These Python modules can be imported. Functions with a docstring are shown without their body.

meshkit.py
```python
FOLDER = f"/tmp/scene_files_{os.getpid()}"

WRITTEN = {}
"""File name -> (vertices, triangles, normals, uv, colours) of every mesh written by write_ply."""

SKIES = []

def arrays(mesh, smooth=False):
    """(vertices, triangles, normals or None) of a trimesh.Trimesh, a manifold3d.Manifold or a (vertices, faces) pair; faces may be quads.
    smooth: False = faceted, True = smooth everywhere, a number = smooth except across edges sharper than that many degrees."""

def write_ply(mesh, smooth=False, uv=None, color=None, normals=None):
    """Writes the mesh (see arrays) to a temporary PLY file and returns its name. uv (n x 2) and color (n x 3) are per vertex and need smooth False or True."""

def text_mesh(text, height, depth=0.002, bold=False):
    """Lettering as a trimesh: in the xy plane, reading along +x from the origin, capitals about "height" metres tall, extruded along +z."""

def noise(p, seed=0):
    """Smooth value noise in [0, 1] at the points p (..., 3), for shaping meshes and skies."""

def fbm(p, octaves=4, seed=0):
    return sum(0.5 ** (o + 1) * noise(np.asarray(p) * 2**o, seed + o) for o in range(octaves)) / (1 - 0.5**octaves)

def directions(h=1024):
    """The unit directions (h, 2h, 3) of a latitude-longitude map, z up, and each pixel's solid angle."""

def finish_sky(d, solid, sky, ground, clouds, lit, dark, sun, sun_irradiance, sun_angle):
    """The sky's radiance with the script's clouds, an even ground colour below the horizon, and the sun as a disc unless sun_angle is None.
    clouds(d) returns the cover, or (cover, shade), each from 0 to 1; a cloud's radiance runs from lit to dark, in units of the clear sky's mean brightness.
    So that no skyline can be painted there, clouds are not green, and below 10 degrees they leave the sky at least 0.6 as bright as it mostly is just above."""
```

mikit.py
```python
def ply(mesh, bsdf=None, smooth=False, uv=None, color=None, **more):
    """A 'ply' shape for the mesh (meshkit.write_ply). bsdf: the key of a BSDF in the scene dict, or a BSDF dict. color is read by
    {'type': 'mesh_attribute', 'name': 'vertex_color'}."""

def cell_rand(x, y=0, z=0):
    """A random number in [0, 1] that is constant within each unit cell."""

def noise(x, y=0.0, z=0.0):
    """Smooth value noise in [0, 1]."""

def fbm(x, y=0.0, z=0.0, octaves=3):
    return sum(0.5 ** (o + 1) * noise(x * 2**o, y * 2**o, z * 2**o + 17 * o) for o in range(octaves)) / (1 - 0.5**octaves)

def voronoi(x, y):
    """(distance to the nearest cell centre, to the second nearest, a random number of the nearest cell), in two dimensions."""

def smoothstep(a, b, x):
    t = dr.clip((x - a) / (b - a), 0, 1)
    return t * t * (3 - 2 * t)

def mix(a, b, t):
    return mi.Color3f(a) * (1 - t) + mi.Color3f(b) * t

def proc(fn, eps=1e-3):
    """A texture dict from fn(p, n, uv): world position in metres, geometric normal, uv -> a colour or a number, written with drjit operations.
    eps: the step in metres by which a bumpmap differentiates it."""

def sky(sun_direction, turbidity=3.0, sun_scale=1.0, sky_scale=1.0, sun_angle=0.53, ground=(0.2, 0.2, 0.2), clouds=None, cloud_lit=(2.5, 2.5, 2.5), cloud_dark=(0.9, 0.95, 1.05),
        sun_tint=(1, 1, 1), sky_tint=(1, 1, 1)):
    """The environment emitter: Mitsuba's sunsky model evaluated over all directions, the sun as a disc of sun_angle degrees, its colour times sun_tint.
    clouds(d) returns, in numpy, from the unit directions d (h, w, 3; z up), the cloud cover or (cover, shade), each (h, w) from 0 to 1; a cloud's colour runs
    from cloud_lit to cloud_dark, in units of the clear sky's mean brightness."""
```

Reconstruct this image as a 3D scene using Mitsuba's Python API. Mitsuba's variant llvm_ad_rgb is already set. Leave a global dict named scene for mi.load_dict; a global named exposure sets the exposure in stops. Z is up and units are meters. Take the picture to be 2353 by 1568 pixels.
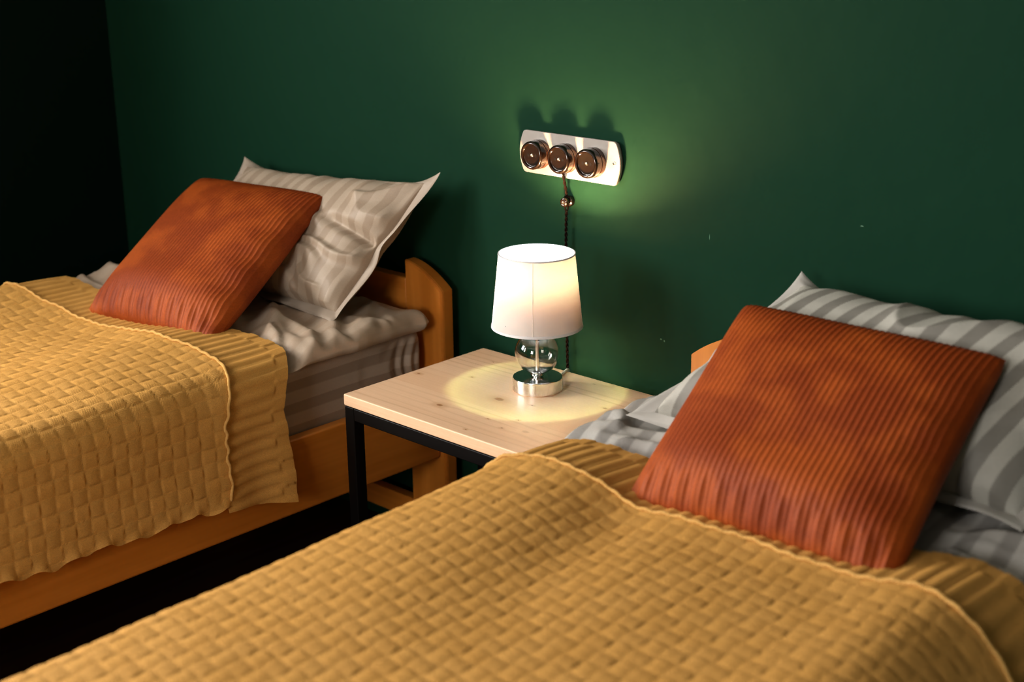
import math, numpy as np, trimesh, manifold3d as m3, shapely.geometry as sg
import drjit as dr
import mitsuba as mi, mikit, meshkit
from mikit import proc, fbm, noise, smoothstep, mix
T = mi.ScalarTransform4f

# ------------------------------------------------------------------ camera, exposure, large lights
W, H, F = 2353, 1568, 3300.0
CAM = np.array([0.0, -2.1, 1.445])
YAW, PITCH, ROLL = np.radians([43.4769, 17.4898, -0.7428])
cy_, sy_, cp_, sp_ = np.cos(YAW), np.sin(YAW), np.cos(PITCH), np.sin(PITCH)
fwd = np.array([-sy_ * cp_, cy_ * cp_, -sp_])
rgt = np.array([cy_, sy_, 0.0])
upv = np.cross(rgt, fwd)
up_ = -np.sin(ROLL) * rgt + np.cos(ROLL) * upv
scene, labels = {}, {}
scene['camera'] = {'type': 'thinlens', 'fov': math.degrees(2 * math.atan(W / 2 / F)), 'fov_axis': 'x',
                   'aperture_radius': 0.0085, 'focus_distance': 2.72, 'near_clip': 0.02, 'far_clip': 30.0,
                   'to_world': T().look_at(origin=CAM.tolist(), target=(CAM + fwd).tolist(), up=up_.tolist())}
exposure = 0.0
WINDOW = [30.0, 29.0, 27.0]
WINDOW_FRONT = [19.5, 18.8, 17.6]            # daylight in the window panes
BULB = [2050.0, 1040.0, 490.0]          # the lamp's frosted bulb

# ------------------------------------------------------------------ helpers
def obj(key, mesh, bsdf, smooth=False, label=None, cat=None, group=None, kind=None, **kw):
    scene[key] = mikit.ply(mesh, bsdf, smooth=smooth, **kw)
    tag(key, label, cat, group, kind)
    return key

def tag(key, label=None, cat=None, group=None, kind=None):
    d = {k: v for k, v in (('label', label), ('category', cat), ('group', group), ('kind', kind)) if v}
    if d:
        labels[key] = d

def tri(m):
    k = m.to_mesh()
    return trimesh.Trimesh(np.array(k.vert_properties[:, :3]), np.array(k.tri_verts), process=False)

def rbox(x0, x1, y0, y1, z0, z1, r=0.003, seg=8):
    """box with rounded edges"""
    r = min(r, (x1 - x0) / 2.01, (y1 - y0) / 2.01, (z1 - z0) / 2.01)
    s = m3.Manifold.sphere(r, seg)
    pts = [s.translate([x, y, z]) for x in (x0 + r, x1 - r) for y in (y0 + r, y1 - r) for z in (z0 + r, z1 - r)]
    return tri(m3.Manifold.batch_hull(pts))

def lathe(profile, seg=64):
    p = np.array(profile, float)
    return trimesh.creation.revolve(p, sections=seg)

def move(m, x=0, y=0, z=0):
    m = m.copy(); m.apply_translation([x, y, z]); return m

def cat_(*ms):
    return trimesh.util.concatenate(list(ms))

def grid(P, uv=None, flip=False):
    """(n, m, 3) points -> Trimesh, uv"""
    n, m = P.shape[:2]
    i = np.arange(n * m).reshape(n, m)
    a, b, c, d = i[:-1, :-1].ravel(), i[1:, :-1].ravel(), i[1:, 1:].ravel(), i[:-1, 1:].ravel()
    f = np.vstack([np.stack([a, b, c], 1), np.stack([a, c, d], 1)])
    if flip:
        f = f[:, ::-1]
    return trimesh.Trimesh(P.reshape(-1, 3), f, process=False)

def tube(points, radius, sides=8, closed_ends=True):
    p = np.array(points, float)
    keep = np.append(True, np.linalg.norm(np.diff(p, axis=0), axis=1) > 2e-5)
    if np.ndim(radius):
        radius = np.asarray(radius)[keep]
    p = p[keep]
    t = np.gradient(p, axis=0); t /= np.linalg.norm(t, axis=1, keepdims=True)
    ref = np.array([0.13, 0.37, 0.92])
    r = np.broadcast_to(np.asarray(radius, float), (len(p),))
    u = np.cross(t, ref); u /= np.linalg.norm(u, axis=1, keepdims=True)
    v = np.cross(t, u)
    a = np.arange(sides) * 2 * np.pi / sides
    ring = p[:, None] + r[:, None, None] * (np.cos(a)[None, :, None] * u[:, None] + np.sin(a)[None, :, None] * v[:, None])
    n = len(p)
    V = ring.reshape(-1, 3)
    i = np.arange(n - 1)[:, None] * sides; j = np.arange(sides)[None]; k = (j + 1) % sides
    q = np.stack([i + j, i + k, i + sides + k, i + sides + j], -1).reshape(-1, 4)
    f = np.vstack([q[:, [0, 2, 1]], q[:, [0, 3, 2]]])
    V = np.vstack([V, p[:1], p[-1:]])
    c0, c1 = n * sides, n * sides + 1
    j = np.arange(sides); k = (j + 1) % sides
    f = np.vstack([f, np.stack([np.full(sides, c0), j, k], 1), np.stack([np.full(sides, c1), (n - 1) * sides + k, (n - 1) * sides + j], 1)])
    m = trimesh.Trimesh(V, f, process=False)
    if m.volume < 0:
        m.invert()
    return m

def sstep(a, b, x):
    t = np.clip((x - a) / (b - a), 0, 1)
    return t * t * (3 - 2 * t)

def fb(x, y, s, octaves=3, seed=0):
    x, y = np.broadcast_arrays(x, y)
    return meshkit.fbm(np.stack([x * s, y * s, np.full(x.shape, 3.7)], -1), octaves, seed) - 0.5

def ridge(x, y, s, seed=0, sharp=2.0):
    """cloth creases: warped ridged noise in [0, 1]"""
    wx, wy = x + 0.35 / s * fb(x, y, s * 0.8, 2, seed + 50), y + 0.35 / s * fb(x, y, s * 0.8, 2, seed + 60)
    x_, y_ = np.broadcast_arrays(wx * s, wy * s)
    n = meshkit.noise(np.stack([x_, y_, np.full(x_.shape, 1.3)], -1), seed)
    return (1 - np.abs(2 * n - 1)) ** sharp

# ------------------------------------------------------------------ materials
def bsdf(name, d, two=True):
    scene[name] = {'type': 'twosided', 'b': d} if two else d
    return name

def pr(color, rough=0.6, spec=0.5, **k):
    c = color if isinstance(color, dict) else {'type': 'rgb', 'value': list(color)}
    return {'type': 'principled', 'base_color': c, 'roughness': rough, 'specular': spec, **k}

def bump(inner, fn, scale=1.0, eps=1e-3):
    return {'type': 'bumpmap', 'arbitrary': proc(fn, eps), 'scale': scale, 'b': inner}

CHIPS = [(-1.598, .618, .0026, .0018), (-1.590, .616, .002, .0024), (-1.492, .835, .0009, .006), (-1.30, .72, .001, .001), (-1.184, .901, .0035, .0012)]
def wall_col(p, n, uv):
    t = fbm(p.x * 3, p.y * 3, p.z * 3, 3)
    c = mix((0.0052, 0.0255, 0.0138), (0.0058, 0.0285, 0.0155), t)
    m = mi.Float(0)
    for x, z, rx, rz in CHIPS:
        m = dr.maximum(m, 1 - smoothstep(0.5, 1.1, dr.sqrt(dr.square((p.x - x) / rx) + dr.square((p.z - z) / rz))))
    return mix(c, (0.13, 0.24, 0.17), m * 0.8)
def wall_bump(p, n, uv):
    return 0.0012 * fbm(p.x * 25, p.y * 25, p.z * 18, 4) + 0.004 * noise(p.x * 5, p.y * 5, p.z * 3)
bsdf('mat_wall', bump(pr(proc(wall_col), 0.6, 0.02), wall_bump, 1.0, 2e-3))
def wall_shaded(p, n, uv):  # wall green darkened: the left wall's shade is painted into its colour
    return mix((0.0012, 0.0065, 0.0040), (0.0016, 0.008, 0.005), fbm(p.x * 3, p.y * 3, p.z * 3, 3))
bsdf('mat_wall_shaded', bump(pr(proc(wall_shaded), 0.6, 0.05), wall_bump, 1.0, 2e-3))
bsdf('mat_ceiling', pr((0.30, 0.29, 0.27), 0.8, 0.2))
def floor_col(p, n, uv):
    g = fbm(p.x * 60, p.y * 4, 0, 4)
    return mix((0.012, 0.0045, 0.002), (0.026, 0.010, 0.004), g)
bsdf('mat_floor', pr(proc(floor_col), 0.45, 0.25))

def bed_wood(vert):
    def fn(p, n, uv):
        a, l = (p.x, p.z) if vert == 'v' else ((p.z, p.y) if vert == 'y' else (p.z, p.x))
        g = fbm(a * 90 + 2.5 * noise(a * 9, l * 2.5), l * 5, 1.0, 4)
        b = noise(a * 18 + 1.5 * noise(a * 5, l * 2), l * 2.0, 4.0)
        c = mix((0.44, 0.130, 0.012), (0.55, 0.185, 0.025), g)
        return mix(c, (0.32, 0.085, 0.006), 0.45 * smoothstep(0.55, 0.9, b))
    return fn
for k in 'vyx':
    bsdf('mat_bed_' + k, pr(proc(bed_wood(k)), 0.32, 0.5, clearcoat=0.25, clearcoat_gloss=0.75))

KNOTS = [(-1.848, -.351, .0075, 1), (-1.786, -.254, .011, .8), (-2.012, -.251, .004, 1.2), (-1.916, -.196, .0035, .9), (-1.716, -.238, .0028, 1), (-1.721, -.409, .0022, 1.2),
         (-1.682, -.312, .0022, 1.2), (-1.632, -.347, .008, .4), (-1.603, -.16, .005, .7), (-1.57, -.219, .003, .9), (-1.707, -.068, .004, .5), (-1.583, -.079, .004, .9),
         (-1.728, -.344, .0022, 1), (-1.677, -.361, .003, .8), (-1.95, -.10, .003, .6)]
def pine(p, n, uv):
    q = p.y + 0.9 * p.z
    warp = mi.Float(0)
    knot = mi.Float(0); halo = mi.Float(0)
    for x, y, r, s in KNOTS:
        dx, dy = (p.x - x) / (r * 1.25), (p.y - y) / (r * 0.8)
        d = dr.sqrt(dx * dx + dy * dy)
        warp += r * 1.6 * dr.exp(-0.10 * d * d) * dr.select(dy > 0, 1.0, -1.0)
        knot = dr.maximum(knot, s * (1 - smoothstep(0.45, 1.0, d)))
        halo = dr.maximum(halo, s * dr.exp(-0.12 * d * d))
    board = dr.floor((p.y + 0.5) / 0.098)
    off = mikit.cell_rand(board, 3) * 7
    v = (q + warp * 0.55) + 0.014 * (noise(p.x * 3.0 + off, q * 14, off) - 0.5)
    rings = 0.5 + 0.5 * dr.sin(v * 300 + 4 * noise(p.x * 1.6 + off, q * 22, off))
    late = dr.power(rings, 5) * smoothstep(0.42, 0.75, noise(p.x * 1.5 + off, q * 26, 7 + off))
    fine = fbm(p.x * 14, q * 900, 0, 3)
    c = mix((0.74, 0.465, 0.285), (0.80, 0.525, 0.335), fine)
    c = mix(c, (0.55, 0.315, 0.165), 0.5 * late)
    c = mix(c, (0.66, 0.37, 0.20), 0.30 * smoothstep(0.5, 0.85, noise(p.x * 2 + off, q * 16, 11 + off)))
    c = mix(c, (0.52, 0.27, 0.125), 0.5 * halo * smoothstep(0.2, 0.8, halo))
    c = mix(c, (0.30, 0.125, 0.045), dr.minimum(0.85 * knot, 0.9))
    return c
bsdf('mat_pine', pr(proc(pine), 0.42, 0.4))
bsdf('mat_black_steel', pr((0.003, 0.0025, 0.0025), 0.45, 0.10))

def stripes(fn, light, dark, soft=0.06):
    def col(p, n, uv):
        s = fn(p, n, uv)
        fr = s - dr.floor(s)
        m = smoothstep(0.5 - soft, 0.5 + soft, fr) * (1 - smoothstep(1 - soft, 1.0, fr))
        weave = 0.94 + 0.12 * noise(p.x * 900, p.y * 900, p.z * 900)
        return mix(light, dark, m) * weave
    return col
BEIGE, BEIGE_D = (0.36, 0.282, 0.212), (0.285, 0.212, 0.152)
GREY, GREY_D = (0.37, 0.355, 0.315), (0.18, 0.168, 0.147)
def satin(c, rough=0.5):
    return pr(proc(c), rough, 0.35, sheen=0.3)
bsdf('mat_pillow_beige', satin(stripes(lambda p, n, uv: uv.x / 0.046, BEIGE, BEIGE_D, 0.04)))
bsdf('mat_pillow_grey', satin(stripes(lambda p, n, uv: uv.x / 0.050, GREY, GREY_D, 0.04), 0.6))
bsdf('mat_sheet_beige', satin(stripes(lambda p, n, uv: uv.x / 0.047 + 0.35, (0.36, 0.275, 0.21), (0.265, 0.19, 0.137), 0.05), 0.5))
bsdf('mat_duvet_beige', satin(stripes(lambda p, n, uv: uv.x / 0.050, (0.375, 0.288, 0.215), (0.345, 0.255, 0.185), 0.08), 0.42))
bsdf('mat_duvet_grey', satin(stripes(lambda p, n, uv: uv.x / 0.052 + 0.2, (0.42, 0.40, 0.375), (0.255, 0.24, 0.225), 0.08), 0.5))
bsdf('mat_hem_beige', satin(lambda p, n, uv: mix((0.37, 0.30, 0.24), (0.35, 0.28, 0.22), noise(p.x * 30, p.y * 30, p.z * 30))))
bsdf('mat_hem_grey', satin(lambda p, n, uv: mix((0.42, 0.40, 0.37), (0.40, 0.38, 0.35), noise(p.x * 30, p.y * 30, p.z * 30))))

def cord_col(p, n, uv):
    nap = fbm(p.x * 16, p.y * 16, p.z * 16, 3)
    fine = noise(p.x * 420, p.y * 420, p.z * 420)
    c = mix((0.205, 0.030, 0.002), (0.30, 0.054, 0.005), smoothstep(0.35, 0.7, nap))
    return c * (0.86 + 0.28 * fine)
bsdf('mat_corduroy', pr(proc(cord_col), 0.62, 0.22, sheen=0.32, sheen_tint=0.9))

CK = 0.030     # one knitted square
def cell(uv):
    i, j = dr.floor(uv.x / CK), dr.floor(uv.y / CK)
    par = i + j - 2 * dr.floor((i + j) * 0.5)
    return uv.x / CK - i, uv.y / CK - j, par
def knit_bump(p, n, uv):
    fx, fy, par = cell(uv)
    # stitches: chevrons in one kind of square, plain rows in the other
    k = 2 * math.pi / 0.0042
    tri_ = dr.abs((uv.y / 0.0036) - dr.floor(uv.y / 0.0036) - 0.5) * 0.0036
    chev = 0.5 + 0.5 * dr.sin(k * (uv.x + 0.9 * tri_ * 2))
    rows = (0.5 + 0.5 * dr.sin(2 * math.pi / 0.0034 * uv.x)) * (0.75 + 0.25 * dr.sin(2 * math.pi / 0.0030 * uv.y + dr.floor(uv.x / 0.0034) * math.pi))
    return dr.select(par > 0.5, chev, 0.75 * rows) * 0.00045
def wool(p, n, uv):
    fx, fy, par = cell(uv)
    t = fbm(p.x * 24, p.y * 24, p.z * 24, 3)
    f = noise(uv.x * 1200, uv.y * 1200, 2)
    return mix((0.505, 0.25, 0.056), (0.57, 0.295, 0.077), t) * (0.86 + 0.28 * f) * dr.select(par > 0.5, 1.0, 0.86)  # one kind of square darker: stitch shading painted into the wool colour
bsdf('mat_knit', bump(pr(proc(wool), 0.85, 0.12, sheen=0.5, sheen_tint=0.8), knit_bump, 1.0, 3e-4))
def wool_plain(p, n, uv):
    t = fbm(p.x * 24, p.y * 24, p.z * 24, 3)
    return mix((0.48, 0.235, 0.052), (0.545, 0.28, 0.072), t) * (0.86 + 0.28 * noise(uv.x * 1200, uv.y * 1200, 2))
def rib_bump(p, n, uv):
    k = 2 * math.pi / 0.0036
    tri_ = dr.abs((uv.x / 0.0046) - dr.floor(uv.x / 0.0046) - 0.5) * 0.0046
    return (0.5 + 0.5 * dr.sin(k * (uv.y + 1.2 * tri_))) * 0.0003
bsdf('mat_knit_rib', bump(pr(proc(wool_plain), 0.85, 0.12, sheen=0.5, sheen_tint=0.8), rib_bump, 1.0, 3e-4))
bsdf('mat_yarn', pr(proc(lambda p, n, uv: mix((0.53, 0.285, 0.078), (0.59, 0.335, 0.105), noise(p.x * 300, p.y * 300, p.z * 300))), 0.85, 0.12, sheen=0.5))

bsdf('mat_plate', pr((0.31, 0.275, 0.25), 0.35, 0.4))
bsdf('mat_bakelite', pr((0.0042, 0.0018, 0.0006), 0.13, 0.6, clearcoat=0.4, clearcoat_gloss=0.95))
bsdf('mat_bakelite_brown', pr((0.026, 0.008, 0.002), 0.16, 0.6, clearcoat=0.4, clearcoat_gloss=0.95))
bsdf('mat_hole', pr((0.003, 0.003, 0.003), 0.8, 0.1))
bsdf('mat_brass', {'type': 'roughconductor', 'material': 'none', 'alpha': 0.12, 'specular_reflectance': {'type': 'rgb', 'value': [0.92, 0.83, 0.62]}})
bsdf('mat_chrome', {'type': 'roughconductor', 'material': 'none', 'alpha': 0.045, 'specular_reflectance': {'type': 'rgb', 'value': [0.86, 0.85, 0.83]}})
bsdf('mat_cable', pr((0.004, 0.002, 0.0012), 0.7, 0.05))
bsdf('mat_white_plastic', pr((0.80, 0.74, 0.66), 0.4, 0.4))
bsdf('mat_globe_glass', {'type': 'dielectric', 'int_ior': 1.52, 'specular_transmittance': {'type': 'rgb', 'value': [0.985, 0.975, 0.955]}}, two=False)
bsdf('mat_added_lining', {'type': 'principledthin', 'base_color': {'type': 'rgb', 'value': [0.34, 0.33, 0.345]}, 'roughness': 0.9, 'diff_trans': 0.19, 'spec_trans': 0.0, 'eta': 1.2}, two=False)  # dim layer added inside the shade to weaken its bounce
bsdf('mat_shade', {'type': 'principledthin', 'base_color': {'type': 'rgb', 'value': [0.88, 0.86, 0.84]}, 'roughness': 0.8, 'diff_trans': 0.8, 'spec_trans': 0.0, 'eta': 1.3}, two=False)
bsdf('mat_shade_trim', pr((0.72, 0.70, 0.72), 0.6, 0.3))
bsdf('mat_window_frame', pr((0.70, 0.70, 0.68), 0.4, 0.4))
bsdf('mat_pane', pr((0.2, 0.2, 0.2), 0.2, 0.5))
bsdf('mat_bulb', pr((0.8, 0.8, 0.8), 0.5, 0.3))

# ------------------------------------------------------------------ the room
XL, XR, YF, YB, ZC = -3.46, 1.35, -4.3, 0.0, 2.65
def box(x0, x1, y0, y1, z0, z1):
    m = trimesh.creation.box(extents=[x1 - x0, y1 - y0, z1 - z0]); m.apply_translation([(x0 + x1) / 2, (y0 + y1) / 2, (z0 + z1) / 2]); return m
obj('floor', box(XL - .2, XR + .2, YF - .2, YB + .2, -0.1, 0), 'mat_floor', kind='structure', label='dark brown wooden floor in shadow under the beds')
obj('ceiling', box(XL - .2, XR + .2, YF - .2, YB + .2, ZC, ZC + .1), 'mat_ceiling', kind='structure')
obj('wall_back', box(XL - .2, XR + .2, YB, YB + .2, 0, ZC), 'mat_wall', kind='structure', label='deep green painted wall behind both headboards')
obj('wall_right', box(XR, XR + .2, YF, YB, 0, ZC), 'mat_wall', kind='structure')
WINS = [('l', -2.35, -1.35, 0.92, 2.22), ('l', -3.75, -2.75, 0.92, 2.22), ('f', -1.25, -0.15, 0.92, 2.22)]
wl = m3.Manifold.cube([.2, YB - YF, ZC]).translate([XL - .2, YF, 0])
wf = m3.Manifold.cube([XR - XL + .4, .2, ZC]).translate([XL - .2, YF - .2, 0])
for side, a, b, z0, z1 in WINS:
    if side == 'l':
        wl = wl - m3.Manifold.cube([.4, b - a, z1 - z0]).translate([XL - .3, a, z0])
    else:
        wf = wf - m3.Manifold.cube([b - a, .4, z1 - z0]).translate([a, YF - .3, z0])
obj('wall_left', tri(wl), 'mat_wall_shaded', kind='structure', label='green side wall beyond the left bed, its shade painted into the colour')
obj('wall_front', tri(wf), 'mat_wall', kind='structure')
for i, (side, y0, y1, z0, z1) in enumerate(WINS):
    k = f'window_{i+1}'
    t, ym = 0.05, (y0 + y1) / 2
    parts = [(y0, y0 + t, z0, z1), (y1 - t, y1, z0, z1), (y0 + t, y1 - t, z0, z0 + t), (y0 + t, y1 - t, z1 - t, z1), (ym - .03, ym + .03, z0 + t, z1 - t)]
    place = (lambda a, b, c, d: rbox(XL - .12, XL - .05, a, b, c, d)) if side == 'l' else (lambda a, b, c, d: rbox(a, b, YF - .12, YF - .05, c, d))
    obj(k + '__frame', cat_(*[place(*p) for p in parts]), 'mat_window_frame')
    for j, (a, b) in enumerate(((y0 + t, ym - .03), (ym + .03, y1 - t))):
        if side == 'l':
            v = np.array([[XL - .09, a, z0 + t], [XL - .09, b, z0 + t], [XL - .09, b, z1 - t], [XL - .09, a, z1 - t]])
        else:
            v = np.array([[b, YF - .09, z0 + t], [a, YF - .09, z0 + t], [a, YF - .09, z1 - t], [b, YF - .09, z1 - t]])
        obj(k + '__pane' + ('' if j == 0 else '_001'), trimesh.Trimesh(v, [[0, 1, 2], [0, 2, 3]], process=False), 'mat_pane',
            emitter={'type': 'area', 'radiance': {'type': 'rgb', 'value': WINDOW if side == 'l' else WINDOW_FRONT}})
    tag(k, kind='structure')

# ------------------------------------------------------------------ beds
BW = 0.455     # half width of a bed
def headboard_post(sign):
    """right-hand post (sign=1) seen from the front: quarter-arch top, in x (outwards) and z"""
    a = np.linspace(0, 1, 14)
    px = BW - .115 + .115 * a
    pz = .678 - .052 * (0.12 * a + 0.88 * a ** 1.9)
    pts = [(BW - .115, 0.0)] + [(x, z) for x, z in zip(px, pz)] + [(BW, 0.0)]
    poly = m3.CrossSection([np.array(pts)[::-1] * [1, 1]], m3.FillRule.NonZero)
    r = .006
    core = poly.offset(-r, m3.JoinType.Round, 2, 24)
    # chamfered slab: hull-free loft by stacking inset layers
    layers = []
    for z0, z1, d in ((0.0, .0014, .0045), (.0014, .003, .0022), (.003, .006, .0008), (.006, .029, 0.0), (.029, .032, .0008), (.032, .0336, .0022), (.0336, .035, .0045)):
        layers.append(m3.Manifold.extrude(poly.offset(-d, m3.JoinType.Round, 2, 24) if d else poly, z1 - z0).translate([0, 0, z0]))
    m = m3.Manifold.batch_boolean(layers, m3.OpType.Add)
    t = tri(m)
    v = t.vertices.copy()
    t.vertices = np.stack([v[:, 0] * sign, -.025 - v[:, 2], v[:, 1]], 1)   # y from -.025 (back) to -.060 (front)
    if t.volume < 0:
        t.invert()
    return t

def make_bed(key, xc, label):
    tag(key, label, 'bed', 'twin wooden bed frames')
    for i, s in enumerate((1, -1)):
        obj(f'{key}__headboard_post' + ('' if i == 0 else '_001'), move(headboard_post(s), xc), 'mat_bed_v', smooth=25)
    obj(f'{key}__headboard_panel', move(rbox(-BW + .1152, BW - .1152, -.057, -.029, .30, .637, .004), xc), 'mat_bed_x', smooth=40)
    obj(f'{key}__crossbar', move(rbox(-BW + .1152, BW - .1152, -.056, -.03, .058, .112, .003), xc), 'mat_bed_x', smooth=40)
    for i, s in enumerate((1, -1)):
        a, b = sorted((s * (BW - .015), s * (BW - .041)))
        obj(f'{key}__side_rail' + ('' if i == 0 else '_001'), move(rbox(a, b, -2.02, -.0605, .243, .403, .006, 12), xc), 'mat_bed_y', smooth=40)
    obj(f'{key}__footboard', move(rbox(-BW, BW, -2.055, -2.0205, .0, .48, .006, 12), xc), 'mat_bed_x', smooth=40)
    obj(f'{key}__slat_base', move(rbox(-BW + .0415, BW - .0415, -2.01, -.065, .285, .315, .003), xc), 'mat_bed_y')

XA, XB = -2.595, -1.030
make_bed('bed', XA, 'honey-coloured wooden bed on the left, its side rail bare below the blanket')
make_bed('bed_001', XB, 'honey-coloured wooden bed on the right, only a headboard corner showing')

def edge_samples(h, r, n_arc, n_mid):
    """coordinates from -h to h dense near the ends, and the rounded-edge factor there"""
    a = np.linspace(0, np.pi / 2, n_arc)
    d = r * (1 - np.cos(a))
    left = -h + d
    mid = np.linspace(-h + r, h - r, n_mid)[1:-1]
    x = np.concatenate([left, mid, -left[::-1]])
    dd = np.clip(h - np.abs(x), 0, r)
    k = np.sqrt(np.clip(1 - (1 - dd / r) ** 2, 0, 1))
    return x, k

def slab(xc, x0, x1, y0, y1, ztop, zbot, r, disp, nx=150, ny=220, uvx=None):
    """closed soft slab: ztop(x, y), zbot(x, y) world heights, edges rounded with radius r, disp(x, y, side) extra height"""
    hx, hy = (x1 - x0) / 2, (y1 - y0) / 2
    x, kx = edge_samples(hx, r, 12, nx); y, ky = edge_samples(hy, r, 12, ny)
    X, Y = np.meshgrid(x + (x0 + x1) / 2, y + (y0 + y1) / 2, indexing='ij')
    K = np.minimum(kx[:, None], 1) * ky[None]
    zt, zb = ztop(X, Y), zbot(X, Y)
    mid, half = (zt + zb) / 2, (zt - zb) / 2
    ox, oy = disp(X, Y, 2), disp(X, Y, 3)
    ex = np.clip(np.abs(X - (x0 + x1) / 2) - hx + .06, 0, .06) / .06
    Xd = X + ox * ex * np.sign(X - (x0 + x1) / 2)
    up = np.stack([Xd, Y, mid + half * K + disp(X, Y, 0) * K], -1)
    dn = np.stack([Xd, Y, mid - half * K + disp(X, Y, 1) * K], -1)
    # uv across: arc length over the top
    s = np.concatenate([[0], np.cumsum(np.hypot(np.diff(x), np.diff(kx * float(half.mean()))))])
    U, V = np.meshgrid(s, y, indexing='ij')
    A, B = grid(up), grid(dn, flip=True)
    uv = np.vstack([np.stack([U.ravel(), V.ravel()], 1)] + [np.stack([-U.ravel(), V.ravel()], 1)])
    return cat_(A, B), uv

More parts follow.
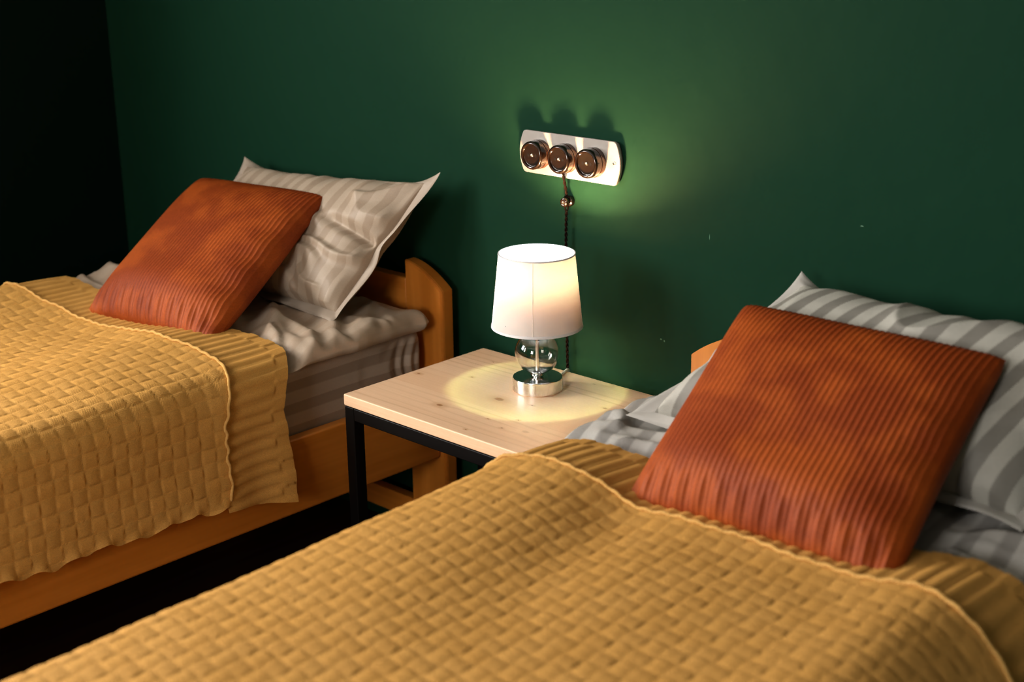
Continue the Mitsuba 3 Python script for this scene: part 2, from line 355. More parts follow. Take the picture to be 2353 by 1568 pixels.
# mattress in its fitted sheet (gathers towards the head end)
def make_mattress(key, xc, bsdf_, label, hw=.405):
    _, y0, y1, z0, z1, r = .405, -2.0, -.075, .318, .537, .022
    # closed loop cross-section, swept along y
    a = np.linspace(0, np.pi / 2, 7)
    top = np.linspace(hw - r, -hw + r, 60)[1:-1]
    sec = [(hw, z) for z in np.linspace(z0 + r, z1 - r, 26)[:-1]]
    sec += [(hw - r + r * np.cos(t), z1 - r + r * np.sin(t)) for t in a]
    sec += [(x, z1) for x in top]
    sec += [(-hw + r - r * np.sin(t), z1 - r + r * np.cos(t)) for t in a]
    sec += [(-hw, z) for z in np.linspace(z1 - r, z0 + r, 26)[1:]]
    sec += [(-hw + r - r * np.cos(t), z0 + r - r * np.sin(t)) for t in a[1:]]
    sec += [(x, z0) for x in np.linspace(-hw + r, hw - r, 12)[1:-1]]
    sec += [(hw - r + r * np.sin(t), z0 + r - r * np.cos(t)) for t in a[:-1]]
    sec = np.array(sec)
    ys = np.concatenate([np.linspace(y0, -.62, 30)[:-1], np.linspace(-.62, y1 - .025, 190)])
    cap = y1 - .025 + .025 * np.sin(np.linspace(0, np.pi / 2, 8)[1:])
    shrink = np.concatenate([np.ones(len(ys)), np.cos(np.linspace(0, np.pi / 2, 8)[1:]) * .06 + .94])
    ys = np.concatenate([ys, cap])
    s = np.concatenate([[0], np.cumsum(np.linalg.norm(np.diff(sec, axis=0), axis=1))])
    P = np.zeros((len(sec) + 1, len(ys), 3))
    for i in range(len(sec) + 1):
        x, z = sec[i % len(sec)]
        side = np.clip((abs(x) - hw + .02) / .02, 0, 1)
        g = sstep(-.30, -.11, ys)
        gather = side * g * (.0038 * np.sin((ys + .02 * np.sin(z * 30)) * 175 * (1 + .15 * np.sin(ys * 31))) * sstep(z1 + .01, z1 - .06, z) + .004 * np.sin(ys * 60 + 1))
        lean = side * g * sstep(-.2, -.08, ys) * (.012 * (z1 - z) / .2)
        gen = side * .003 * np.sin(ys * 9 + z * 14)
        f = np.sign(x) * (gather - lean * 0 + gen)
        P[i, :, 0] = xc + x * shrink + f
        P[i, :, 1] = ys - side * g * 0.0
        P[i, :, 2] = (z - (z0 + z1) / 2) * shrink + (z0 + z1) / 2 + (0.002 * np.sin(ys * 7 + x * 5) if z > .5 else 0)
    U, V = np.meshgrid(np.append(s, s[-1] + .01), ys, indexing='ij')
    m = grid(P, flip=False)
    n = len(m.vertices)
    # end caps
    ends = []
    for j in (0, len(ys) - 1):
        ring = np.arange(len(sec) + 1) * len(ys) + j
        c = P[:, j].mean(0)
        ends.append((ring, c))
    V_, F_ = [m.vertices], [m.faces]
    uv = [np.stack([U.ravel(), V.ravel()], 1)]
    for e, (ring, c) in enumerate(ends):
        ci = n + e
        V_.append(c[None]); uv.append([[0, ys[0 if e == 0 else -1]]])
        f = np.stack([ring[:-1], ring[1:], np.full(len(ring) - 1, ci)], 1)
        F_.append(f if e == 1 else f[:, ::-1])
    m = trimesh.Trimesh(np.vstack(V_), np.vstack(F_), process=False)
    if m.volume < 0:
        m.invert()
    obj(key, m, bsdf_, smooth=True, uv=np.vstack(uv), label=label, cat='mattress')
make_mattress('mattress', XA, 'mat_sheet_beige', 'mattress in a striped beige-brown fitted sheet inside the left bed frame')
make_mattress('mattress_001', XB, 'mat_duvet_grey', 'mattress in a grey fitted sheet, nearly hidden inside the right bed frame', .372)

# heights of the bedding along the blanket's folded edge (x from the bed's centre), read where the edge runs
LTAB = np.array([[-.60, .56], [-.47, .585], [-.415, .596], [-.30, .573], [-.125, .557], [.035, .565], [.135, .582], [.195, .587], [.335, .577], [.385, .568], [.44, .556], [.60, .55]])
RTAB = np.array([[-.60, .575], [-.42, .585], [-.36, .600], [-.30, .600], [-.235, .594], [-.175, .581], [.0, .577], [.21, .580], [.30, .600], [.345, .590], [.385, .553], [.43, .50], [.60, .48]])
def bed_top(which, x, y):
    """height of the bedding's upper side over the bed; x from the bed's centre"""
    tab = LTAB if which == 0 else RTAB
    xs = np.linspace(-.6, .6, 121)
    z = np.interp(xs, tab[:, 0], tab[:, 1])
    k = np.exp(-0.5 * (np.arange(-12, 13) / 3.5) ** 2); k /= k.sum()
    zs = np.convolve(np.pad(z, 12, mode='edge'), k, 'valid')
    ridge_ = np.interp(x, xs, zs)
    w = np.exp(-((y + .58) / np.where(y > -.58, .20, .42)) ** 2)
    base = .572 + .022 * fb(x + which * 5, y, 3.2, 2, 11 + which)
    head = np.where(y > -.45, sstep(-.45, -.2, y), 0)
    z = base * (1 - w) + ridge_ * w
    z = z * (1 - head) + head * (.588 + .010 * fb(x, y, 6, 2, 5 + which))
    if which == 1:   # valley running down the near bed from the cushion's corner
        z = z - .012 * np.exp(-((x + .17 + .22 * (y + .6)) / .07) ** 2) * sstep(-1.1, -.6, y) * sstep(-.35, -.55, y)
    return z

def fold(x, y, p, q, w, h):
    p, q = np.array(p), np.array(q)
    d = q - p; L = np.hypot(*d); d = d / L
    a = ((x - p[0]) * d[0] + (y - p[1]) * d[1]) / L
    b = -(x - p[0]) * d[1] + (y - p[1]) * d[0] + .012 * np.sin(a * 5 + p[0] * 40)
    tw = w * (.7 + .6 * np.clip(a, 0, 1))
    prof = np.where(b > 0, np.exp(-(b / (tw * .55)) ** 2), np.exp(-(b / (tw * 1.4)) ** 2))
    return h * prof * sstep(-.08, .2, a) * sstep(1.1, .85, a)
FOLDS = [((.20, -.300), (.47, -.405), .020, .017), ((.11, -.275), (.40, -.400), .018, .013), ((.24, -.375), (.45, -.470), .016, .015), ((.23, -.21), (.46, -.345), .022, .013),
         ((.30, -.12), (.47, -.27), .025, .010), ((.36, -.36), (.45, -.30), .012, .008), ((.40, -.22), (.47, -.17), .012, .006), ((.0, -.25), (.18, -.42), .02, .012),
         ((-.46, -.30), (-.25, -.36), .02, .016), ((-.44, -.22), (-.2, -.30), .02, .014), ((-.46, -.38), (-.22, -.43), .016, .012), ((-.42, -.15), (-.25, -.22), .02, .01)]
def make_duvet(key, which, xc, bsdf_, label):
    def disp(x, y, side):
        lx = x - xc
        vis = sstep(-.49, -.43, y)
        if side == 0:
            c = .013 * ridge(lx, y * .8, 9, 21 + which, 2.5) * vis + .008 * ridge(lx * .7, y, 20, 31 + which, 2) * vis
            for f in FOLDS:
                c = c + fold(lx * (1 if which == 0 else -1), y, *f) * vis
            return c - .012 * vis + .012 * vis * fb(lx, y, 8, 2, 4)
        if side == 1:
            return .002 * fb(lx, y, 12, 2, 9) * vis
        if side == 2:
            return (.034 * fb(lx * .2, y, 9, 3, 71 + which) + .012 * ridge(y, lx * .3, 15, 41 + which, 2.5) - .004) * vis - .02 * (1 - vis)
        return 0 * x
    xl, xr = (-.452, .443) if which == 0 else (-.455, .375)
    m, uv = slab(xc, xc + xl, xc + xr, -1.97, -.082, lambda x, y: bed_top(which, x - xc, y) - .003 - .022 * sstep(-.39, -.46, y), lambda x, y: 0 * x + .5395, .028, disp, 150, 330)
    obj(key, m, bsdf_, smooth=True, uv=uv, label=label, cat='duvet')
make_duvet('duvet', 0, XA, 'mat_duvet_beige', 'rumpled beige satin duvet bulging between the left pillow and the left blanket')
make_duvet('duvet_001', 1, XB, 'mat_duvet_grey', 'grey striped duvet spread on the right bed under its blanket')

# ------------------------------------------------------------------ knitted blankets
def make_blanket(key, which, xc, label, res, y_far, fine_to):
    R, dropL, dropR = .06, .26, .235
    hw = .452
    def section(s, y):
        """s: arc coordinate across (0 at the middle of the bed) -> x, z, outward normal (nx, nz)"""
        s, y = np.broadcast_arrays(s, y)
        flat = hw - R
        arc = R * np.pi / 2
        a = np.clip((np.abs(s) - flat) / R, 0, np.pi / 2)
        d = np.clip(np.abs(s) - flat - arc, 0, None)
        sg_ = np.sign(s)
        out = np.where(s > 0, .012, .03) * (d / .2) + .010 * fb(s * 2, y, 7, 2, 91 + which) * np.clip(d / .05, 0, 1)
        x = np.where(np.abs(s) < flat, s, sg_ * (flat + R * np.sin(a) + out))
        zt = bed_top(which, np.clip(x, -hw, hw), y) + .006
        z = zt - R * (1 - np.cos(a)) - d
        nx, nz = sg_ * np.sin(a), np.cos(a)
        return x, z, nx, nz
    def braid_y(s):
        side = np.clip((np.abs(s) - .36) / .15, 0, 1)
        wob = .003 * np.sin(s * 23 + which) + .002 * np.sin(s * 51)
        return -.585 - .055 * side ** 1.5 + wob - .035 * np.clip((np.abs(s) - .60) / .1, 0, 1) ** 2
    S0 = hw - R + R * np.pi / 2
    def smax(y, side):
        d = dropR if side > 0 else dropL
        return S0 + d - R + .0045 * np.sin(y * 2 * np.pi / .061) + .004 * np.sin(y * 37 + 2) + .01 * fb(y, 0 * y, 5, 2, 77)
    # --- checked body
    ns = int((2 * S0 + dropL + dropR) / res)
    n1 = int(abs(fine_to + .585) / res)
    tt = np.concatenate([np.linspace(0, 1, n1), 1 + np.linspace(0, 1, int(abs(y_far - fine_to) / .009))[1:]])
    q = np.linspace(-1, 1, ns)
    Q, TT = np.meshgrid(q, tt, indexing='ij')
    def ymap(s, t):
        b = braid_y(s)
        return np.where(t <= 1, b + (fine_to - b) * t, fine_to + (y_far - fine_to) * (t - 1))
    S = np.where(Q > 0, Q * (S0 + dropR), Q * (S0 + dropL))
    Y = ymap(S, TT)
    lim = np.where(Q > 0, smax(Y, 1), smax(Y, -1))
    S = Q * lim
    Y = np.where(TT <= 1, ymap(S, TT) + .004 * np.clip(1 - TT * 12, 0, 1), Y)
    x, z, nx, nz = section(S, Y)
    i, j = np.floor(S / CK), np.floor(Y / CK)
    fx, fy = S / CK - i, Y / CK - j
    par = np.mod(i + j, 2)
    hump = lambda t: np.sin(np.pi * np.clip(t, 0, 1)) ** .7
    flatk = lambda t: np.clip(np.minimum(t, 1 - t) / .10, 0, 1)
    h = np.where(par > .5, .0022 * hump(fx) * flatk(fy) ** .5, .0022 * hump(fy) * flatk(fx) ** .5)
    h = h + .0035 * fb(S, Y, 9, 2, 13) + .006 * np.clip(1 - np.abs(Y - braid_y(S)) / .05, 0, 1)
    hem = np.clip((np.abs(S) - lim.clip(0) * 0 - np.abs(lim) + .02) / .02, 0, 1)
    h = h + .007 * hem ** 2 * (.6 + .6 * np.sin(Y * 2 * np.pi / .061 + 1))
    P = np.stack([xc + x + nx * h, Y, z + nz * h], -1)
    obj(key + '__body', grid(P), 'mat_knit', smooth=True, uv=np.stack([S.ravel(), Y.ravel()], 1))
    # --- ribbed border under the folded edge
    q2 = np.linspace(-1, 1, ns)
    t2 = np.linspace(0, 1, int(.17 / res))
    Q, TT = np.meshgrid(q2, t2, indexing='ij')
    lim2 = np.where(Q > 0, S0 + dropR - R + .012, S0 + dropL - R + .01)
    S = Q * lim2
    b = braid_y(np.where(np.abs(S) > .6, np.sign(S) * .6, S))
    wid = .148 + .004 * np.sin(S * 23) + .0 * np.clip((np.abs(S) - .6) / .08, 0, 1)
    Y = (b - .012) + (wid + .012) * TT
    S = S + np.sign(S) * .030 * np.clip((np.abs(Q) - .75) / .25, 0, 1) * TT ** 1.5
    x, z, nx, nz = section(S, Y)
    v = (S / .0255) % 1
    rib = .0034 * np.clip(np.sin(np.pi * np.clip(v / .74, 0, 1)), 0, 1) ** .6 + .0017 * np.clip(np.sin(np.pi * np.clip((v - .80) / .14, 0, 1)), 0, 1)
    selv = sstep(.79, .83, TT)
    seed_ = .0022 * ((np.floor(S / .0255) % 2) > .5) + .0004
    h = .001 + rib * (1 - selv) + seed_ * selv + .003 * fb(S, Y, 10, 2, 17)
    fl = np.clip((np.abs(Q) - .72) / .28, 0, 1)
    h = h + .006 * fl ** 2 * TT ** 2 + .010 * fl * np.sin(TT * 7 + 1) * .5
    P = np.stack([xc + x + nx * h, Y, z + nz * h], -1)
    obj(key + '__ribbed_border', grid(P, flip=False), 'mat_knit_rib', smooth=True, uv=np.stack([S.ravel(), Y.ravel()], 1), label='ribbed border')
    # --- raised edge cord
    s = np.linspace(-(S0 + dropL - R) * .985, (S0 + dropR - R) * .985, 520)
    y = braid_y(s) + .002
    x, z, nx, nz = section(s, y)
    h = .009 + .0012 * np.sin(s * 2 * np.pi / .03)
    y = y + .0020 * np.sin(s * 2 * np.pi / .034) * np.clip((np.abs(s) - .42) / .1, .0, 1)
    pts = np.stack([xc + x + nx * h, y, z + nz * h], 1)
    rad = .0031 * (1 + .14 * np.sin(s * 2 * np.pi / .0075))
    obj(key + '__edge_cord', tube(pts, rad, 8), 'mat_yarn', smooth=True, label='raised edge cord')
    tag(key, label, 'blanket', None)
make_blanket('knit_blanket', 0, XA, 'mustard basket-knit blanket on the left bed, hanging over the wooden side rail', .0030, -2.03, -1.40)
make_blanket('knit_blanket_001', 1, XB, 'mustard basket-knit blanket on the right bed, blurred in the foreground', .0038, -2.03, -1.50)

# ------------------------------------------------------------------ pillows and cushions
def bil(c, u, v):
    """corners TL TR BR BL -> points, u in -1..1 to the right, v in -1..1 upwards"""
    TL, TR, BR, BL = [np.array(k, float) for k in c]
    a, b = ((u + 1) / 2)[..., None], ((v + 1) / 2)[..., None]
    return (BL * (1 - a) + BR * a) * (1 - b) + (TL * (1 - a) + TR * a) * b

def frame_of(c):
    TL, TR, BR, BL = [np.array(k, float) for k in c]
    ex = (TR + BR - TL - BL) / 2; ey = (TL + TR - BL - BR) / 2
    w, h = np.linalg.norm(ex), np.linalg.norm(ey)
    ex, ey = ex / w, ey / h
    n = np.cross(ex, ey); n /= np.linalg.norm(n)
    return ex, ey, n, w, h          # n points to the front (towards -y and up)

def make_cushion(key, corners, label, ribs, seed, front=.062, back=.055):
    ex, ey, n, w, h = frame_of(corners)
    nu, nv = ribs * 8 + 1, 150
    u = np.linspace(-1, 1, nu)
    v = np.sin(np.linspace(-np.pi / 2, np.pi / 2, nv)) * .55 + np.linspace(-1, 1, nv) * .45
    U, V = np.meshgrid(u, v, indexing='ij')
    inb = .03
    Ui = U * (1 - inb * (1 - V ** 2) * np.abs(U) ** 2)
    Vi = V * (1 - inb * (1 - U ** 2) * np.abs(V) ** 2)
    cr = .05   # rounded corners
    rr = np.clip(np.abs(U) + np.abs(V) - (2 - .12), 0, None)
    Ui, Vi = Ui - np.sign(U) * rr * .12, Vi - np.sign(V) * rr * .12
    C = bil(corners, Ui, Vi)
    prof = np.clip((1 - np.abs(U) ** 2.8) * (1 - np.abs(V) ** 2.8), 0, 1) ** .46
    edge = np.clip((1 - np.maximum(np.abs(U), np.abs(V))) / .03, 0, 1) ** .5
    rib = (np.abs(np.cos(np.pi * (U + 1) / 2 * ribs)) ** .8)
    rib = 1 - rib
    px, py = U * w / 2, V * h / 2
    wr = .008 * fb(px, py, 4.5, 2, seed) * prof + .0008 * fb(px, py, 16, 2, seed + 3) * prof
    # puckers along the seams
    dR = np.clip((U - .70) / .30, 0, 1); dB = np.clip((-V - .72) / .28, 0, 1)
    puck = .0022 * dR * (1 - dR) * 4 * np.sin(py * 75 + 2 * np.sin(px * 20)) * sstep(-1, .2, -V + .1)
    puck += .0025 * dB * (1 - dB) * 4 * np.sin(px * 190)
    low = .010 * np.exp(-((V + .62) / .25) ** 2) * (1 - U ** 2)      # the filling sits low
    f = prof * front + wr + puck * edge + low + rib * .0017 * edge
    b = prof * back + .0 * wr + rib * .0015 * edge
    A = C + n * f[..., None]
    B = C - n * b[..., None]
    B[0], B[-1], B[:, 0], B[:, -1] = A[0], A[-1], A[:, 0], A[:, -1]
    m = cat_(grid(A), grid(B, flip=True))
    uv = np.vstack([np.stack([px.ravel(), py.ravel()], 1)] * 2)
    obj(key + '__cover', m, 'mat_corduroy', smooth=True, uv=uv)
    tag(key, label, 'cushion', None)

LCC = [(-2.831, -.170, .801), (-2.402, -.144, .812), (-2.345, -.512, .568), (-2.777, -.536, .562)]
RCC = [(-1.259, -.222, .800), (-.818, -.214, .800), (-.800, -.546, .566), (-1.240, -.551, .566)]
make_cushion('corduroy_cushion', LCC, 'rust-orange corduroy cushion leaning on the beige pillow of the left bed', 44, 3)
make_cushion('corduroy_cushion_001', RCC, 'rust-orange corduroy cushion leaning on the grey striped pillow of the right bed', 44, 8)

def make_pillow(key, corners, label, mat, hemmat, seed, front, back, sag, pinch=None, flange=.024):
    ex, ey, n, w, h = frame_of(corners)
    nu, nv = 220, 170
    ui, vi = 1 - 2 * flange / w, 1 - 2 * flange / h
    def surf(U, V):
        ov = np.clip(V - vi, 0, None)
        V = V - ov * .72 * (1 - np.clip(np.abs(U), 0, 1) ** 5)
        Ui = U * (1 - .05 * (1 - V ** 2) * np.abs(U) ** 3)
        Vi = V * (1 - sag * (1 - np.abs(U) ** 3) * np.abs(V) ** 3)
        if pinch is not None:
            Ui = Ui - pinch * np.exp(-((V - .02) / .16) ** 2) * np.clip(U, 0, 1) ** 4
        px, py = U * w / 2, V * h / 2
        C = bil(corners, Ui, Vi)
        C = C + n * (.012 * np.sin(px * 9 + seed) * np.abs(V) ** 2)[..., None]
        flo = np.maximum(np.abs(U) - ui, np.abs(V) - vi).clip(0)
        C = C - n * (ov / (1 - vi) * .018 * (1 - np.clip(np.abs(U), 0, 1) ** 5))[..., None]
        C = C + n * (flo / max(1 - ui, 1 - vi) * .010 * (np.sin(px * 28 + seed) + np.sin(py * 31)))[..., None]
        return C, px, py
    u = np.linspace(-ui, ui, nu); v = np.linspace(-vi, vi, nv)
    u = ui * np.sin(np.linspace(-np.pi / 2, np.pi / 2, nu)) * .4 + u * .6
    v = vi * np.sin(np.linspace(-np.pi / 2, np.pi / 2, nv)) * .4 + v * .6
    U, V = np.meshgrid(u, v, indexing='ij')
    C, px, py = surf(U, V)
    a, b = U / ui, V / vi
    prof = np.clip((1 - np.abs(a) ** 2.6) * (1 - np.abs(b) ** 2.8), 0, 1) ** .48
    e = np.clip((1 - np.maximum(np.abs(a), np.abs(b))) / .06, 0, 1)
    wr = .016 * (ridge(px, py * .7, 8, seed, 3) - .3) * e * (.4 + .6 * prof) + .010 * fb(px, py, 12, 3, seed + 2) * e
    edgew = np.exp(-((1 - np.abs(a)) / .16) ** 2) * e
    wr += .006 * edgew * np.sin(py * 85 + 3 * np.sin(py * 23)) + .005 * np.exp(-((1 - np.abs(b)) / .2) ** 2) * e * np.sin(px * 60 + 2 * np.sin(px * 19))
    if pinch is not None:
        # a crease from the right seam into the pillow
        cx, cy = (a - 1), (b - .02) - .35 * (1 - a)
        wr -= .030 * np.exp(-(cy / .075) ** 2) * np.exp(-(cx / .55) ** 2) * e
    if pinch is not None:
        for f in (((.02, -.02), (.20, -.075), .014, .012), ((.10, -.035), (.30, -.030), .010, .010), ((.06, -.09), (.19, -.15), .016, .010), ((.13, -.07), (.24, -.13), .010, .008),
                  ((.16, .10), (.31, .145), .014, .008), ((-.12, .14), (-.02, .19), .014, .010), ((.0, .05), (.14, .02), .016, .010), ((.05, -.17), (.20, -.185), .010, .007)):
            wr += fold(px, py, *f) * e
    A = C + n * (prof * front + wr)[..., None]
    B = C - n * (prof * back)[..., None]
    B[0], B[-1], B[:, 0], B[:, -1] = A[0], A[-1], A[:, 0], A[:, -1]
    m = cat_(grid(A), grid(B, flip=True))
    uv = np.vstack([np.stack([px.ravel() + .003, py.ravel()], 1)] * 2)
    obj(key + '__pillowcase', m, mat, smooth=True, uv=uv)
    # flange all round, two layers thick
    k = np.linspace(0, 1, 7)
    per = []
    for (a0, b0, a1, b1, N) in ((-1, -1, 1, -1, 140), (1, -1, 1, 1, 110), (1, 1, -1, 1, 140), (-1, 1, -1, -1, 110)):
        t = np.linspace(0, 1, N, endpoint=False)
        per.append(np.stack([a0 + (a1 - a0) * t, b0 + (b1 - b0) * t], 1))
    per = np.vstack(per); per = np.vstack([per, per[:1]])
    inner = per * [ui, vi] * .995
    UU = inner[:, None, 0] * (1 - k) + per[:, None, 0] * k
    VV = inner[:, None, 1] * (1 - k) + per[:, None, 1] * k
    C, px, py = surf(UU, VV)
    cr = np.array([.0022, .0026, .0024, .0024, .0024, .0022, .0])
    A, B = C + n * cr[None, :, None], C - n * cr[None, :, None]
    m = cat_(grid(A), grid(B, flip=True))
    m.merge_vertices()
    obj(key + '__flange', m, hemmat, smooth=50, label='plain stitched flange')
    tag(key, label, 'pillow', None)

LPC = [(-2.815, -.045, .832), (-2.130, -.050, .877), (-2.238, -.262, .574), (-2.86, -.262, .576)]
RPC = [(-1.262, -.05, .816), (-.60, -.05, .800), (-.725, -.325, .590), (-1.415, -.325, .590)]
make_pillow('pillow', LPC, 'beige striped satin pillow propped against the headboard of the left bed', 'mat_pillow_beige', 'mat_hem_beige', 5, .062, .075, .07, .045)
make_pillow('pillow_001', RPC, 'grey and white striped pillow propped against the headboard of the right bed', 'mat_pillow_grey', 'mat_hem_grey', 12, .095, .075, .10)

# ------------------------------------------------------------------ bedside table
tk = 'bedside_table'
tag(tk, 'small bedside table with a pale pine top on a black square-tube frame', 'table')
tx0, tx1, ty0, ty1, tz = -2.034, -1.535, -.430, -.043, .520
obj(tk + '__tabletop', rbox(tx0, tx1, ty0, ty1, tz - .0235, tz, .0028, 12), 'mat_pine', smooth=40, label='knotty pine top')
q = .026; zt = tz - .0245
for i, (x, y) in enumerate(((tx0 + .001, ty0 + .001), (tx1 - .001 - q, ty0 + .001), (tx0 + .001, ty1 - .001 - q), (tx1 - .001 - q, ty1 - .001 - q))):
    obj(tk + '__leg' + ('' if i == 0 else f'_{i:03d}'), rbox(x, x + q, y, y + q, 0, zt, .0025, 8), 'mat_black_steel', smooth=40)
rails = [(tx0 + .001 + q, tx1 - .001 - q, ty0 + .001, ty0 + .001 + q), (tx0 + .001 + q, tx1 - .001 - q, ty1 - .001 - q, ty1 - .001),
         (tx0 + .001, tx0 + .001 + q, ty0 + .001 + q, ty1 - .001 - q), (tx1 - .001 - q, tx1 - .001, ty0 + .001 + q, ty1 - .001 - q)]
for i, (a, b, c, d) in enumerate(rails):
    obj(tk + '__frame_bar' + ('' if i == 0 else f'_{i:03d}'), rbox(a, b, c, d, zt - q, zt, .0025, 8), 'mat_black_steel', smooth=40)

# ------------------------------------------------------------------ lamp
lx, ly, lz = -1.770, -.163, .520
lk = 'table_lamp'
tag(lk, 'lit table lamp with white tapered shade, clear glass globe and chrome base', 'lamp')
obj(lk + '__base', move(lathe([(0, 0), (.0455, 0), (.0455, .0012), (.048, .0016), (.0482, .003), (.0482, .025), (.0474, .0268), (.0455, .0275), (0, .0275)], 96), lx, ly, lz), 'mat_chrome', smooth=30)
obj(lk + '__neck', move(lathe([(0, .0275), (.009, .0275), (.0095, .029), (.0135, .0300), (.014, .0318), (.0135, .0335), (0, .0335)], 48), lx, ly, lz), 'mat_chrome', smooth=30)
gz, gr = lz + .0755, .0434
th = np.linspace(.19, np.pi - .19, 60)
gi = gr - .0028
obj(lk + '__glass_globe', move(lathe([(gr * np.sin(t), -gr * np.cos(t)) for t in th] + [(gi * np.sin(t), -gi * np.cos(t)) for t in th[::-1]] + [(gr * np.sin(th[0]), -gr * np.cos(th[0]))], 96), lx, ly, gz), 'mat_globe_glass', smooth=40, label='clear glass globe')
obj(lk + '__rod', move(lathe([(0, -.043), (.0036, -.043), (.0036, .043), (0, .043)], 24), lx, ly, gz), 'mat_chrome', smooth=30)
obj(lk + '__globe_cap', move(lathe([(0, .0425), (.011, .0405), (.012, .043), (.0105, .047), (.0065, .049), (.0065, .058), (0, .058)], 40), lx, ly, gz), 'mat_chrome', smooth=30)
obj(lk + '__bulb_socket', move(lathe([(0, .058), (.0135, .058), (.014, .060), (.014, .092), (.0125, .0943), (0, .0943)], 40), lx, ly, gz), 'mat_white_plastic', smooth=30)
bz = .736
obj(lk + '__bulb_body', move(lathe([(0, .0945), (.0125, .0945), (.0140, .0985), (.0215, .1060), (.0262, .113), (.0268, .1325), (.0258, .1325), (.0256, .1130), (0, .1115)], 48), lx, ly, gz), 'mat_white_plastic', smooth=40)
scene[lk + '__bulb'] = {'type': 'sphere', 'center': [lx, ly, bz], 'radius': .025, 'bsdf': {'type': 'ref', 'id': 'mat_bulb'},
                        'emitter': {'type': 'area', 'radiance': {'type': 'rgb', 'value': BULB}}}
sz0, sz1, sr0, sr1 = .649, .791, .0872, .0725
k = np.linspace(0, 1, 24)
obj(lk + '__shade', move(lathe([(sr0 + (sr1 - sr0) * t, sz0 + (sz1 - sz0) * t) for t in k], 128), lx, ly), 'mat_shade', smooth=True, label='white fabric shade')
obj(lk + '__added_lining', move(lathe([(sr0 - .0015 + (sr1 - sr0) * t, sz0 + .001 + (sz1 - sz0 - .002) * t) for t in k], 128), lx, ly), 'mat_added_lining', smooth=True)  # unseen inner layer, added to cut the lamp light reaching the table
def trim(z0, z1, o):
    r = lambda z: sr0 + (sr1 - sr0) * (z - sz0) / (sz1 - sz0)
    return move(lathe([(r(z0) - .0012, z0), (r(z0) + o, z0), (r(z1) + o, z1), (r(z1) - .0012, z1), (r(z0) - .0012, z0)], 128), lx, ly)
obj(lk + '__shade_trim', trim(sz0 - .0012, sz0 + .0035, .0008), 'mat_shade_trim', smooth=30)
obj(lk + '__shade_trim_001', trim(sz1 - .0014, sz1 + .0010, .0008), 'mat_shade_trim', smooth=30)
sa = math.atan2(-.80, .60)
ss = np.linspace(0.01, .99, 20)
obj(lk + '__shade_seam', tube(np.stack([lx + (sr0 + (sr1 - sr0) * ss) * math.cos(sa) * 1.002, ly + (sr0 + (sr1 - sr0) * ss) * math.sin(sa) * 1.002, sz0 + (sz1 - sz0) * ss], 1), 0.00045, 6), 'mat_white_plastic', smooth=True)
sp = []
for a in (0.5, 0.5 + 2 * np.pi / 3, 0.5 + 4 * np.pi / 3):   # ring that carries the shade
    sp.append(tube([[lx + .013 * math.cos(a), ly + .013 * math.sin(a), gz + .075], [lx + .05 * math.cos(a), ly + .05 * math.sin(a), gz + .073], [lx + .0855 * math.cos(a), ly + .0855 * math.sin(a), gz + .070]], .0011, 6))
obj(lk + '__shade_carrier', cat_(*sp), 'mat_chrome', smooth=True)
cp = np.array([[lx + .004, ly + .040, lz + .006], [lx - .006, ly + .062, lz + .0038], [lx - .018, ly + .090, lz + .0030], [lx - .026, ly + .112, lz + .0032], [lx - .030, ly + .124, lz + .0015], [lx - .031, ly + .129, lz - .012], [lx - .031, ly + .131, lz - .04], [lx - .030, ly + .132, lz - .10], [lx - .022, ly + .133, lz - .25], [lx - .02, ly + .13, .02]])
from scipy.interpolate import CubicSpline
cs = CubicSpline(np.linspace(0, 1, len(cp)), cp)
obj(lk + '__power_cord', tube(cs(np.linspace(0, 1, 90)), .0026, 8), 'mat_white_plastic', smooth=True, label='pale lamp cord')

# ------------------------------------------------------------------ socket panel on the wall
pk = 'socket_panel'
tag(pk, 'white wall plate with three round dark vintage sockets above the lamp', 'socket')
px0, pz0 = -1.8225, .9455
hw_, hh_ = .118, .0422
arc = np.linspace(-1, 1, 25)
out = [(hw_ + .0115 * (1 - t * t), hh_ * t) for t in arc] + [(-hw_ - .0115 * (1 - t * t), -hh_ * t) for t in arc]
cs2 = m3.CrossSection([np.array(out)], m3.FillRule.NonZero)
cs2 = cs2.offset(-.010, m3.JoinType.Round, 2, 32).offset(.010, m3.JoinType.Round, 2, 48)
pl = m3.Manifold.batch_boolean([m3.Manifold.extrude(cs2.offset(-.003, m3.JoinType.Round, 2, 32), .0065), m3.Manifold.extrude(cs2, .0045).translate([0, 0, .0065]), m3.Manifold.extrude(cs2.offset(-.0008, m3.JoinType.Round, 2, 32), .001).translate([0, 0, .011])], m3.OpType.Add)
pl = tri(pl); v = pl.vertices.copy(); pl.vertices = np.stack([px0 + v[:, 0], -v[:, 2], pz0 + v[:, 1]], 1)
if pl.volume < 0: pl.invert()
obj(pk + '__backplate', pl, 'mat_plate', smooth=30, label='white plate with bowed short ends')
def to_wall(m, x, z, y=-.012):
    m = m.copy(); v = m.vertices.copy(); m.vertices = np.stack([x + v[:, 0], y - v[:, 2], z + v[:, 1]], 1)
    if m.volume < 0: m.invert()
    return m
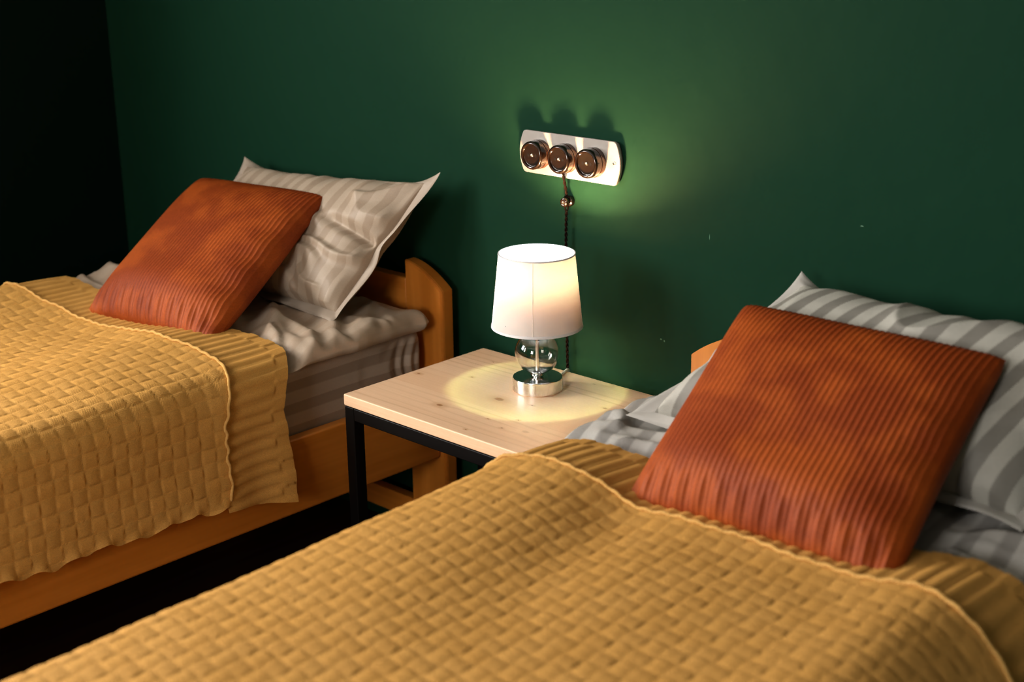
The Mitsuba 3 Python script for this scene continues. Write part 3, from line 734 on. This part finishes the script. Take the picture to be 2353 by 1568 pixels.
for i in range(3):
    x, z = px0 - .004 + (i - 1) * .0705, pz0 - .0015
    s = pk + '__socket' + ('' if i == 0 else f'_{i:03d}')
    obj(s + '__base_ring', to_wall(lathe([(0, 0), (.0288, 0), (.0290, .001), (.0290, .0095), (.0284, .0105), (0, .0105)], 72), x, z), 'mat_bakelite_brown', smooth=35)
    obj(s + '__cap', to_wall(lathe([(0, .0108), (.0280, .0108), (.0282, .012), (.0282, .0235), (.0275, .0262), (.0258, .0278), (.0240, .0284), (.0226, .0278), (.0220, .0262), (.0216, .0240), (.0208, .0236), (0, .0236)], 72), x, z), 'mat_bakelite', smooth=35)
    for j, dx in enumerate((-.0095, .0095)):
        obj(s + '__pin_hole' + ('' if j == 0 else '_001'), to_wall(lathe([(0, .0236), (.0032, .0236), (.0032, .02385), (0, .02385)], 20), x + dx, z), 'mat_hole')
    obj(s + '__screw', to_wall(lathe([(0, .0236), (.0034, .0236), (.0034, .0246), (.0026, .0255), (0, .0258)], 24), x, z), 'mat_brass', smooth=30)
for j, dx in enumerate((.1155, -.1155)):
    obj(pk + '__plate_screw' + ('' if j == 0 else '_001'), to_wall(cat_(lathe([(0, 0), (.0034, 0), (.0034, .0008), (.0024, .0014), (0, .0015)], 24)), px0 + dx, pz0 + .001), 'mat_brass', smooth=30)

# twisted cable down the wall behind the table
t = np.linspace(0, 1, 700)
zc = .9145 - t * (.9145 - .03)
yc = -.0215 + .006 * sstep(.9145, .88, zc) * 1.0 - .003 * np.sin(zc * 9)
xcn = -1.8265 - .003 * np.sin((zc - .55) * 8) * sstep(.93, .8, zc)
ph = zc * 2 * np.pi / .021
yc = -.0225 + .011 * sstep(.92, .86, zc)
d = .0016
spool_z = .857
gap = .0045 * np.exp(-((zc - spool_z) / .011) ** 2)
ck = 'wall_cable'
tag(ck, 'black twisted cable running from the middle socket down behind the table', 'cable')
for i in range(2):
    a = ph + i * np.pi
    sgn = 1 if i == 0 else -1
    pts = np.stack([xcn + d * np.cos(a) + sgn * gap * 1.6, yc + d * np.sin(a), zc], 1)
    obj(ck + '__strand' + ('' if i == 0 else '_001'), tube(pts, .0018, 8), 'mat_cable', smooth=True)
ik = 'cable_insulator'
tag(ik, 'small black glazed insulator knob holding the twisted cable to the wall', 'insulator')
obj(ik + '__spool', to_wall(lathe([(0, 0), (.0095, 0), (.0108, .0015), (.0112, .005), (.0102, .0085), (.0072, .0105), (.0072, .0135), (.0095, .0155), (.0100, .019), (.0085, .0225), (.0055, .024), (.0035, .0235), (0, .0233)], 48), -1.8265, spool_z, 0), 'mat_bakelite', smooth=40)
obj(ik + '__screw', to_wall(lathe([(0, .0233), (.0028, .0233), (.0024, .0245), (0, .0248)], 20), -1.8265, spool_z, 0), 'mat_brass', smooth=30)
